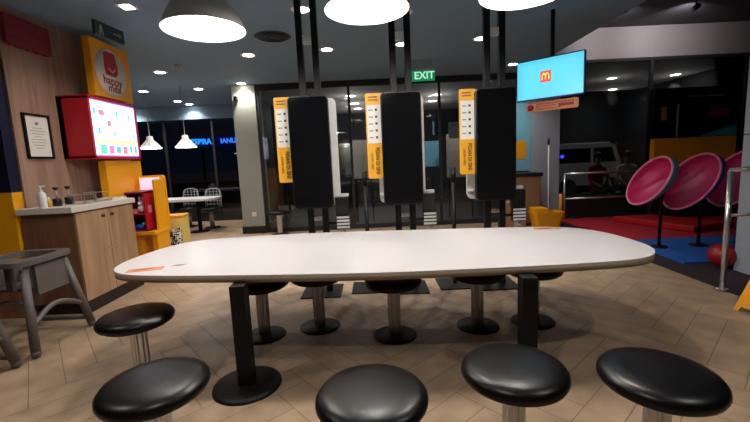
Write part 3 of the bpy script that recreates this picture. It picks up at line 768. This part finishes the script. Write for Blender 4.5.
# ------------------------------------------------------------------ dining corner far left
t = thing('dining_table', 'long white dining table in the far left corner beyond the toy stand', 'table', (-4.75, 8.9, 0))
MB().prism(rrect(2.3, .8, .3, 8), (0, 0, .05), origin=(0, 0, .74), uy=(0, 1, 0), bevel=.008).build('tabletop', M['table_white'], t)
for x in (-.65, .65):
    lg = MB().cyl((x, 0, .02), (x, 0, .74), .045).build('pedestal', M['black_metal'], t)
    MB().lathe([(0, .025), (.2, .015), (.22, 0), (0, 0)], c=(x, 0, 0)).build('base_plate', M['black_metal'], lg)
def make_wire(loc, rz, label):
    t = thing('wire_back_chair', label, 'chair', loc, rz, group='dining corner wire chairs')
    MB().lathe([(0, .43), (.19, .43), (.22, .45), (.21, .475), (.1, .485), (0, .487)], seg=32).build('seat', M['leather'], t)
    MB().cyl((0, 0, .02), (0, 0, .43), .055, seg=20).build('pole', M['steel'], t)
    MB().lathe([(0, .025), (.18, .015), (.19, 0), (0, 0)]).build('base_plate', M['black_metal'], t)
    r = MB()
    def pt(a, z): return (.22*math.sin(a), .16+.06*math.cos(a)+.06*(z-.48), z)
    r.tube([pt(-1.1, .5), pt(-1.15, .75), pt(-.9, .9), pt(-.4, .95), pt(.4, .95), pt(.9, .9), pt(1.15, .75), pt(1.1, .5)], .012, 8)
    for z in (.56, .64, .72, .80, .87): r.tube([pt(-1.1+2.2*i/8, z) for i in range(9)], .007, 6)
    for a in (-.8, -.4, 0, .4, .8): r.tube([pt(a, .49), pt(a, .7), pt(a, .94)], .007, 6)
    r.build('wire_backrest', M['sign_grey'], t)
    return t
w0 = make_wire((-4.03, 9.4, 0), 0, 'white wire-back chair at the right end of the far dining table')
dup(w0, (-4.75, 9.75, 0), 'white wire-back chair behind the middle of the far dining table')
s = thing('dining_stool', 'low stool with grey pole in front of the far dining table', 'stool', (-4.35, 8.35, 0))
MB().lathe([(0, .43), (.19, .43), (.22, .45), (.21, .475), (.1, .485), (0, .487)], seg=32).build('seat', M['leather'], s)
MB().cyl((0, 0, .02), (0, 0, .43), .055, seg=20).build('pole', M['steel'], s)
MB().lathe([(0, .025), (.18, .015), (.19, 0), (0, 0)]).build('base_plate', M['black_metal'], s)
s = thing('paper_bag', 'crumpled white paper bag on the left of the far dining table', 'bag', (-5.15, 8.9, .79), rz=.4)
MB().prism([(-.1, 0), (.1, 0), (.09, .13), (.04, .17), (-.05, .15), (-.09, .12)], (0, .12, 0), bevel=.01).build('bag', M['paper'], s); MB().box((0, .05, .19), (.05, .03, .03)).build('handle', M['paper'], s)
def make_small_pendant(loc, label):
    t = thing('small_pendant', label, 'lamp', loc, group='small fluted pendants')
    wob = lambda a: 1+.06*math.cos(a*12)
    MB().lathe([(.03, .25), (.055, .24), (.06, .18), (.11, .12), (.16, .06), (.19, .0)], seg=64, wob=wob).build('lamp_shade', M['small_shade'], t)
    MB().lathe([(.188, .012), (.15, .012), (0, .012)], seg=40).build('diffuser', M['down_dim'], t)
    MB().lathe([(.19, .0), (.2, .004), (.202, .02), (.188, .024)], seg=40).build('rim', M['down_dim'], t)
    MB().cyl((0, 0, .24), (0, 0, CZ-loc[2]), .006, seg=8).build('cord', M['sign_grey'], t)
    return t
sp = make_small_pendant((-4.5, 7.95, 1.9), 'small white fluted pendant close beside the red screen box')
dup(sp, (-3.83, 8.05, 1.9), 'small white fluted pendant in the dark window, right of its twin')
for x, y in ((-4.5, 7.95), (-3.83, 8.05)): light('POINT', (x, y, 1.82), 6, (1, .96, .92), .08, name='small_pendant_glow'); light('POINT', (x+.25, y-.5, 2.15), 1.5, (1, .96, .92), .1, name='ambient_glow')
t = thing('street_sign', 'bright cyan lit sign in the night beyond the far left windows', 'sign', (-6.25, 14.3, 2.42))
MB().b2(-.45, .45, 0, .1, -.14, .16).build('backing', M['led_back'], t); text_mesh('lettering', 'ZEBRA', .26, M['led_cyan'], t, (0, -.01, 0), (PI/2, 0, 0), .01, bold=.012)
MB().b2(-.03, .03, .03, .09, -2.52, -.16).build('post', M['black_metal'], t)
t = thing('street_sign', 'blue lit sign beyond the windows, next to the sage grey pillar', 'sign', (-4.95, 14.3, 2.42))
MB().b2(-.72, .7, 0, .1, -.15, .17).build('backing', M['led_back'], t); text_mesh('lettering', 'IANUT DO', .24, M['led_blue'], t, (0, -.01, 0), (PI/2, 0, 0), .01, bold=.008)
MB().b2(-.03, .03, .03, .09, -2.52, -.18).build('post', M['black_metal'], t)
# pillar fixtures
t = thing('wall_socket', 'small white socket low on the sage grey pillar', 'socket', (-2.62, 8.278, .42))
MB().box((0, -.006, 0), (.09, .012, .09), bevel=.003).build('plate', M['white'], t); MB().b2(-.02, -.01, -.014, -.012, -.01, .01).b2(.01, .02, -.014, -.012, -.01, .01).build('slot', M['black_metal'], t)
t = thing('wall_camera', 'small black camera near the top of the sage grey pillar', 'camera', (-2.78, 8.27, 2.86))
MB().box((0, -.05, 0), (.07, .1, .08), bevel=.006).build('body', M['kiosk_black'], t); MB().cyl((0, -.1, 0), (0, -.12, -.005), .025, seg=16).build('camera_lens', M['screen_off'], t)

# ------------------------------------------------------------------ behind the shopfront glass
t = thing('notice_board', 'beige board behind the glass between the left and middle kiosks', 'board', (-.2, 9.2, 0))
MB().b2(-.27, .2, 0, .04, 1.05, 1.95).build('panel', M['beige'], t); MB().b2(-.25, -.21, .0, .04, 0, 1.05).b2(.14, .18, 0, .04, 0, 1.05).build('legs', M['black_metal'], t)
t = thing('notice_board', 'beige board behind the glass just left of the right kiosk', 'board', (2.05, 9.2, 0))
MB().b2(-.3, .35, 0, .04, .98, 2.0).build('panel', M['beige'], t); MB().b2(-.27, -.23, .0, .04, 0, .98).b2(.28, .32, 0, .04, 0, .98).build('legs', M['black_metal'], t)
t = thing('drink_urn', 'tall steel urn behind the glass right of the left kiosk', 'urn', (-.68, 9.5, 0))
MB().lathe([(0, 1.9), (.1, 1.9), (.2, 1.86), (.23, 1.8), (.23, 1.15), (0, 1.15)]).build('body', M['steel'], t)
MB().cyl((.0, -.23, 1.25), (0, -.3, 1.25), .02, seg=12).build('tap', M['black_metal'], t)
MB().b2(-.3, .3, -.25, .25, 1.1, 1.15).b2(-.28, .28, -.23, .23, 0, 1.1).build('stand', M['kiosk_black'], t)
t = thing('notice_sheet', 'white paper sheet taped behind the glass above the right beige board', 'poster', (1.78, 8.346, 2.02))
MB().b2(-.14, .13, 0, .004, -.17, .17).build('sheet', M['paper'], t); MB().b2(-.1, .09, -.001, 0, .1, .12).build('print', M['ink_grey'], t)
t = thing('lit_menu', 'blue lit panel behind the glass beside the middle kiosk', 'screen', (1.45, 9.6, 1.55))
MB().b2(-.22, .26, 0, .05, -.32, .34).build('case', M['kiosk_black'], t); MB().b2(-.2, .24, -.006, 0, -.3, .32).build('picture', M['poster_blue'], t)
MB().b2(-.02, .02, .01, .05, -1.55, -.32).build('stand', M['black_metal'], t)
t = thing('lit_menu', 'small blue lit menu behind the glass beside the sage grey pillar', 'screen', (-2.62, 10.6, 1.6))
t.location = (-2.45, 10.2, 1.65)
MB().b2(-.03, .38, 0, .05, -.4, .3).build('case', M['kiosk_black'], t)
r = MB()
for z in (.12, -.16): r.b2(.02, .16, -.006, 0, z, z+.12).b2(.2, .34, -.006, 0, z+.02, z+.1)
r.build('picture', M['led_back'], t)
r = MB(); r.b2(.03, .34, -.008, -.006, .15, .2).b2(.03, .34, -.008, -.006, -.13, -.08).build('print', M['poster_blue'], t)
MB().b2(.15, .2, .01, .05, -1.65, -.4).build('stand', M['black_metal'], t)
# wooden cabinet, boxes, poster, mop and bucket by the right column
t = thing('low_cabinet', 'low brown cabinet with dark top left of the pale column', 'cabinet', (3.05, 7.95, 0))
MB().b2(-.33, .3, -.22, .22, .05, 1.0).build('carcass', M['brown_card'], t); MB().b2(-.36, .33, -.25, .24, 1.0, 1.07).build('top', M['plinth'], t)
MB().b2(-.3, -.02, -.235, -.22, .1, .95).build('door', M['brown_card'], t); MB().b2(.0, .27, -.235, -.22, .1, .95).build('door', M['brown_card'], t)
t = thing('cardboard_box', 'brown cardboard box on the floor behind the right order kiosk', 'box', (2.65, 7.4, 0), rz=.1)
MB().b2(-.2, .2, -.17, .17, 0, .55).build('box', M['brown_card'], t); MB().b2(-.03, .03, -.173, -.17, 0, .55).build('tape', M['beige'], t)
t = thing('wall_poster', 'blue poster with a yellow patch left of the pale column', 'poster', (3.05, 8.24, 1.85))
MB().b2(-.36, .3, 0, .02, -.75, .8).build('sheet', M['poster_blue'], t)
MB().b2(-.34, .2, -.003, 0, -.5, -.12).build('yellow_patch', M['yellow'], t)
MB().prism([(-.34, .2), (-.05, -.05), (.0, -.12), (-.12, .4), (-.34, .6)], (0, .003, 0), origin=(0, -.004, 0)).build('dark_shape', M['poster_black'], t)
t = thing('mop_bucket', 'yellow wringer bucket at the foot of the pale column', 'bucket', (3.22, 7.2, 0))
r = MB()
def tray(b, w, d): return [(x, y) for x, y in rrect(w, d, .06, 4)]
A = tray(0, .44, .28); B = tray(0, .58, .36); n = len(A)
va = [r.bm.verts.new((x, y, .06)) for x, y in A]; vb = [r.bm.verts.new((x, y, .36)) for x, y in B]; vc = [r.bm.verts.new((x*.94, y*.92, .36)) for x, y in B]; vd = [r.bm.verts.new((x*.94, y*.92, .08)) for x, y in A]
for i in range(n):
    j = (i+1) % n
    r.bm.faces.new((va[i], va[j], vb[j], vb[i])); r.bm.faces.new((vb[i], vb[j], vc[j], vc[i])); r.bm.faces.new((vc[i], vc[j], vd[j], vd[i]))
r.bm.faces.new(va[::-1]); r.bm.faces.new(vd)
r.build('tub', M['yellow'], t)
for sx in (-1, 1):
    for sy in (-1, 1): MB().cyl((sx*.16-.01, sy*.09, .035), (sx*.16+.01, sy*.09, .035), .035, seg=16).build('caster', M['tyre'], t)
MB().b2(-.27, -.02, -.15, .15, .3, .44, bevel=.01).build('wringer', M['yellow'], t)
t = thing('mop', 'mop with pale handle and dark grip standing in the yellow bucket', 'mop', (3.22, 7.22, .1))
MB().cyl((.06, 0, .06), (.1, .12, 1.5), .013, seg=12).build('handle', M['paper'], t)
MB().cyl((.1, .12, 1.5), (.1035, .13, 1.62), .018, seg=12).build('grip', M['black_metal'], t)
r = MB()
for i in range(16):
    a = i*PI/8; r.tube([(.06, 0, .1), (.06+.05*math.cos(a), .05*math.sin(a), .06), (.06+.07*math.cos(a), .07*math.sin(a), -.005)], .009, 6)
r.build('mop_strands', M['paper'], t)

# ------------------------------------------------------------------ play corner
r = thing('handrail', 'chrome double handrail in front of the dark play window', 'railing', (3.98, 8.03, 0))
MB().cyl((0, 0, 1.0), (2.15, 0, 1.01), .024, seg=16).build('rail', M['chrome'], r); MB().cyl((0, 0, .48), (2.15, 0, .48), .02, seg=16).build('rail', M['chrome'], r)
MB().cyl((0, 0, 0.032), (0, 0, 1.0), .024, seg=16).build('post', M['chrome'], r); MB().cyl((2.15, 0, 0.032), (2.15, 0, 1.01), .022, seg=16).build('post', M['chrome'], r)
r = thing('handrail', 'chrome entrance rail post in front of the near right column', 'railing', (3.45, 3.72, .016))
MB().cyl((0, 0, 0), (0, 0, 1.18), .024, seg=18).build('post', M['chrome'], r)
MB().cyl((-.005, 0, 1.19), (.9, .02, 1.22), .022, seg=18).build('rail', M['chrome'], r)
MB().cyl((.0, 0, .75), (.9, .02, .75), .016, seg=14).build('rail', M['chrome'], r)
MB().lathe([(0, .012), (.05, .01), (.055, 0), (0, 0)]).build('flange', M['chrome'], r)
MB().cyl((.88, .02, 0), (.88, .02, 1.22), .022, seg=14).build('post', M['chrome'], r)
t = thing('yellow_bollard', 'thin yellow post beside the left end of the play handrail', 'post', (3.7, 7.62, .015))
MB().cyl((0, 0, 0), (0, 0, .62), .03, seg=16).build('post', M['yellow'], t); MB().lathe([(0, .02), (.07, .015), (.08, 0), (0, 0)]).build('foot', M['black_metal'], t)

def bowl(loc, label, R=.4, shell='magenta_dark'):
    t = thing('bowl_seat', label, 'play seat', loc, group='magenta bowl seats')
    n = Vector((-.87, .04, .49)).normalized(); q = n.to_track_quat('Z', 'Y').to_matrix()
    D = .335
    outp = [(R*math.sin(a), -D*math.cos(a)) for a in [i*PI/2/14 for i in range(15)]]; outp[0] = (0, -D)
    inn = [(max(0, r-.025) if r > .02 else 0, z+.02) for r, z in outp]; inn[-1] = (R-.02, 0)
    def skew(mb):
        for v in mb.bm.verts:
            k = max(0, -v.co.dot(n))/D; v.co += Vector((-.02, .05, .2))*k**1.2
        return mb
    skew(MB().lathe(outp, rot=q, seg=56)).build('outer_shell', M[shell], t)
    skew(MB().lathe(inn, rot=q, seg=56)).build('inner_shell', M['magenta'], t)
    MB().tube([q @ Vector(((R-.01)*math.cos(a*PI/28), (R-.01)*math.sin(a*PI/28), 0)) for a in range(56)], .016, 8, True).build('rim', M['rim'], t)
    b = q @ Vector((0, 0, -D-.012))+Vector((-.03, .05, .2))
    e = Vector((b.x+.02, b.y+.1, -loc[2]+.035))
    MB().tube([b, b+Vector((.05, .05, -.1)), Vector((e.x, e.y, b.z-.3)), e], .022, 12).build('support_pole', M['black_metal'], t)
    MB().lathe([(0, .02), (.1, .015), (.11, 0), (0, 0)], c=e).build('base_plate', M['black_metal'], t)
bowl((3.784, 5.3, 1.009), 'magenta bowl seat nearest the handrail, leftmost of the bowl seats', .375, 'teal')
bowl((4.351, 5.3, .973), 'middle magenta bowl seat, larger and with a blue back', .435, 'blue')
bowl((5.0, 5.3, 1.0), 'magenta bowl seat mostly hidden behind the near right column', .44)
t = thing('play_board', 'yellow play board with dark screen above it behind the bowl seats', 'play panel', (5.58, 7.7, .034))
MB().b2(0, 1.62, 0, .12, .6, 1.6).build('yellow_board', M['yellow'], t)
MB().b2(0, 1.62, .01, .13, 0, .6).build('lower_panel', M['mat_dark'], t)
fp = MB().b2(-.03, 1.66, -.01, .14, 1.6, 2.56).build('dark_screen', M['screen_off'], t)
MB().b2(.4, .44, -.02, -.01, 1.62, 2.25).build('pale_strip', M['ink_grey'], fp)
MB().b2(.1, .2, -.018, -.01, 1.95, 2.2).build('notice_label', M['brown_card'], fp)
MB().b2(1.05, 1.42, -.018, -.01, 1.98, 2.13).build('red_sign', M['maroon'], fp)
MB().prism([(.85, 1.61), (1.6, 1.61), (1.6, 1.8), (1.3, 1.74)], (0, .008, 0), origin=(0, -.018, 0)).build('teal_corner', M['teal'], fp)
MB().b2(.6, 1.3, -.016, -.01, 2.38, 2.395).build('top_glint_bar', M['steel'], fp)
t = thing('play_ball', 'red ball on the floor behind the chrome entrance post', 'ball', (4.05, 4.4, .17)); MB().ball((0, 0, 0), .14).build('shell', M['red_ball'], t); MB().tube([(.142*math.cos(a*PI/16), .142*math.sin(a*PI/16), 0) for a in range(32)], .003, 6, True).build('seam', M['maroon'], t)
t = thing('wet_floor_sign', 'yellow folding floor sign cut off at the right edge of the photo', 'sign', (3.42, 3.15, 0), rz=.12)
for s in (-1, 1):
    q = Matrix.Rotation(-s*.42, 4, 'Y')
    MB().prism([(-.14, 0), (-.1, 0), (-.09, .05), (.09, .05), (.1, 0), (.14, 0), (.1, .6), (.05, .64), (-.05, .64), (-.1, .6)], (.02, 0, 0), ux=(0, 1, 0), bevel=.003).build('panel', M['yellow'], t, loc=(s*.28, 0, .003), rot=(0, -s*.42, 0))
MB().b2(-.04, .04, -.06, .06, .56, .6, bevel=.01).build('handle', M['yellow'], t)

# ------------------------------------------------------------------ night outside: van, two seated people on a bench
t = thing('parked_van', 'white van parked in the dark beyond the play window', 'van', (7.35, 12.9, 0), rz=.05)
t.location = (6.9, 12.3, 0)
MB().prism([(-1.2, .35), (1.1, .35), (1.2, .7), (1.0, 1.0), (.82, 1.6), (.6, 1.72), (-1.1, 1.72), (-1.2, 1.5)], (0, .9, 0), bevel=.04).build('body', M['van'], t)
MB().prism([(.1, 1.1), (.85, 1.1), (.68, 1.55), (.1, 1.55)], (0, .01, 0), origin=(0, -.006, 0)).prism([(-1.05, 1.1), (0, 1.1), (0, 1.55), (-1.05, 1.55)], (0, .01, 0), origin=(0, -.006, 0)).build('side_window', M['screen_off'], t)
for x in (-.75, .75):
    for y in (.05, .85): MB().cyl((x, y-.08, .3), (x, y+.08, .3), .3, seg=28).build('wheel', M['tyre'], t)
def seated(loc, rz, shirt, label, lean=0):
    t = thing('person', label, 'person', loc, rz)
    J = {'pel': (0, 0, .52, .15), 'sp': (0, -.02, .72, .135), 'ch': (0, -.04, .95, .155), 'nk': (0, -.05, 1.12, .06), 'hd': (0, -.07, 1.20, .075), 'ht': (0, -.075, 1.30, .082), 'tp': (0, -.07, 1.37, .055)}
    E = [('pel', 'sp'), ('sp', 'ch'), ('ch', 'nk'), ('nk', 'hd'), ('hd', 'ht'), ('ht', 'tp')]
    for s, k in ((-1, 'L'), (1, 'R')):
        J['h'+k] = (s*.09, -.05, .5, .09); J['k'+k] = (s*.13, -.46, .5, .06); J['a'+k] = (s*.13, -.46, .09, .042); J['t'+k] = (s*.14, -.6, .045, .035)
        J['s'+k] = (s*.18, -.04, 1.03, .06); J['e'+k] = (s*.25, -.12, .76, .043); J['w'+k] = (s*.14, -.34, .62, .03); J['f'+k] = (s*.12, -.42, .6, .03)
        E += [('pel', 'h'+k), ('h'+k, 'k'+k), ('k'+k, 'a'+k), ('a'+k, 't'+k), ('ch', 's'+k), ('s'+k, 'e'+k), ('e'+k, 'w'+k), ('w'+k, 'f'+k)]
    names = list(J); me = bpy.data.meshes.new('body')
    me.from_pydata([J[n][:3] for n in names], [(names.index(a), names.index(b)) for a, b in E], [])
    tmp = bpy.data.objects.new('tmp', me); COL.objects.link(tmp)
    sk = tmp.modifiers.new('skin', 'SKIN')
    for i, n in enumerate(names):
        v = me.skin_vertices[0].data[i]; v.radius = (J[n][3], J[n][3]); v.use_root = (n == 'pel')
    ss = tmp.modifiers.new('sub', 'SUBSURF'); ss.levels = 2
    bpy.context.view_layer.update()
    m2 = bpy.data.meshes.new_from_object(tmp.evaluated_get(bpy.context.evaluated_depsgraph_get())); bpy.data.objects.remove(tmp)
    m2.materials.clear(); m2.materials.append(M['skin']); m2.materials.append(shirt); m2.materials.append(M['trousers'])
    for p in m2.polygons:
        c = p.center; p.use_smooth = True
        if c.z < .6 and (c.z > .09) and not (abs(c.x) < .2 and c.y < -.3 and c.z > .575): p.material_index = 2
        elif .6 <= c.z < 1.1 and c.y > -.22: p.material_index = 1
        elif c.z <= .09: p.material_index = 2
    b = bpy.data.objects.new('body', m2); COL.objects.link(b); b.parent = t
    MB().ball((0, -.045, 1.335), .105, (.92, 1, .95)).build('hair', M['hair'], t)
    r = MB()
    for s in (-1, 1): r.ball((s*.03, -.148, 1.27), .01, seg=8)
    r.build('eyes', M['hair'], t)
    return t
t = thing('bench', 'dark bench outside the play window under two seated people', 'bench', (5.9, 9.55, 0))
MB().b2(-.7, .7, -.2, .2, .36, .41).build('seat', M['plinth'], t)
for s in (-1, 1): MB().b2(s*.6-.04, s*.6+.04, -.17, .17, 0, .36).build('leg', M['plinth'], t)
seated((5.5, 9.55, -.005), .1, M['shirt_red'], 'seated person in a red top outside the play window, left')
seated((6.25, 9.55, -.005), -.2, M['shirt_white'], 'seated person in a pale top outside the play window, right')

sp0 = None
for x, tx, lab in ((5.6, 6.1, 'black ceiling spotlight aimed at the grey bulkhead, right one'), (4.4, 4.9, 'black ceiling spotlight aimed at the grey bulkhead, left one')):
    loc = Vector((x, 6.9, HZ-.16)); d = Vector((tx, 8.3, 3.72))-loc
    if sp0 is None:
        sp0 = t = thing('ceiling_spotlight', lab, 'light', loc, group='bulkhead spotlights')
        q = d.to_track_quat('Z', 'Y').to_matrix()
        MB().cyl(q @ Vector((0, 0, -.08)), q @ Vector((0, 0, .08)), .045, seg=20).build('can', M['kiosk_black'], t)
        MB().cyl((0, 0, .02), (0, 0, .16), .012, seg=10).build('stem', M['kiosk_black'], t)
        MB().cyl(q @ Vector((0, 0, .078)), q @ Vector((0, 0, .083)), .036, seg=20).build('lens', M['down_dim'], t)
    else: dup(sp0, loc, lab)
    light('SPOT', loc+d.normalized()*.1, 60, (1, .93, .92), .04, 1.9, 1, rot=d.to_track_quat('-Z', 'Y').to_euler(), name='bulkhead_beam')

# small blue indicator light by the column
t = thing('indicator_light', 'tiny bright blue light on the right side of the pale column', 'light', (4.02, 8.24, 1.36))
MB().ball((0, 0, 0), .035).build('lamp', mat('blue_indicator', (30, 30, 255), .3, emit=4, emit_rgb=(30, 40, 255)), t); MB().b2(-.085, 0, .02, .06, -.03, .03).build('holder', M['black_metal'], t)

# ------------------------------------------------------------------ world, camera
w = bpy.data.worlds.new('night'); bpy.context.scene.world = w; w.use_nodes = True
w.node_tree.nodes['Background'].inputs[0].default_value = (.35, .5, .9, 1); w.node_tree.nodes['Background'].inputs[1].default_value = .012

def camera():
    f, vx, vy, roll, h = 385.0, 373.0, 161.0, math.radians(2.6), 1.45
    fw = Vector(((vx-375)/f, (211-vy)/f, -1)).normalized()
    k = -(-math.sin(roll)*fw[0]+math.cos(roll)*fw[1])/fw[2]
    up = Vector((-math.sin(roll), math.cos(roll), k)).normalized()
    X = fw.cross(up)
    cam = bpy.data.cameras.new('camera'); o = bpy.data.objects.new('camera', cam); COL.objects.link(o)
    R = Matrix((X, fw, up)).to_4x4()
    o.matrix_world = Matrix.Translation((0, 0, h)) @ R
    cam.sensor_width = 36; cam.lens = f/750*36; cam.clip_start = .05
    bpy.context.scene.camera = o
camera()
sc_ = bpy.context.scene
vs = sc_.view_settings; vs.view_transform = 'Standard'; vs.look = 'None'; vs.gamma = 1; vs.exposure = 0
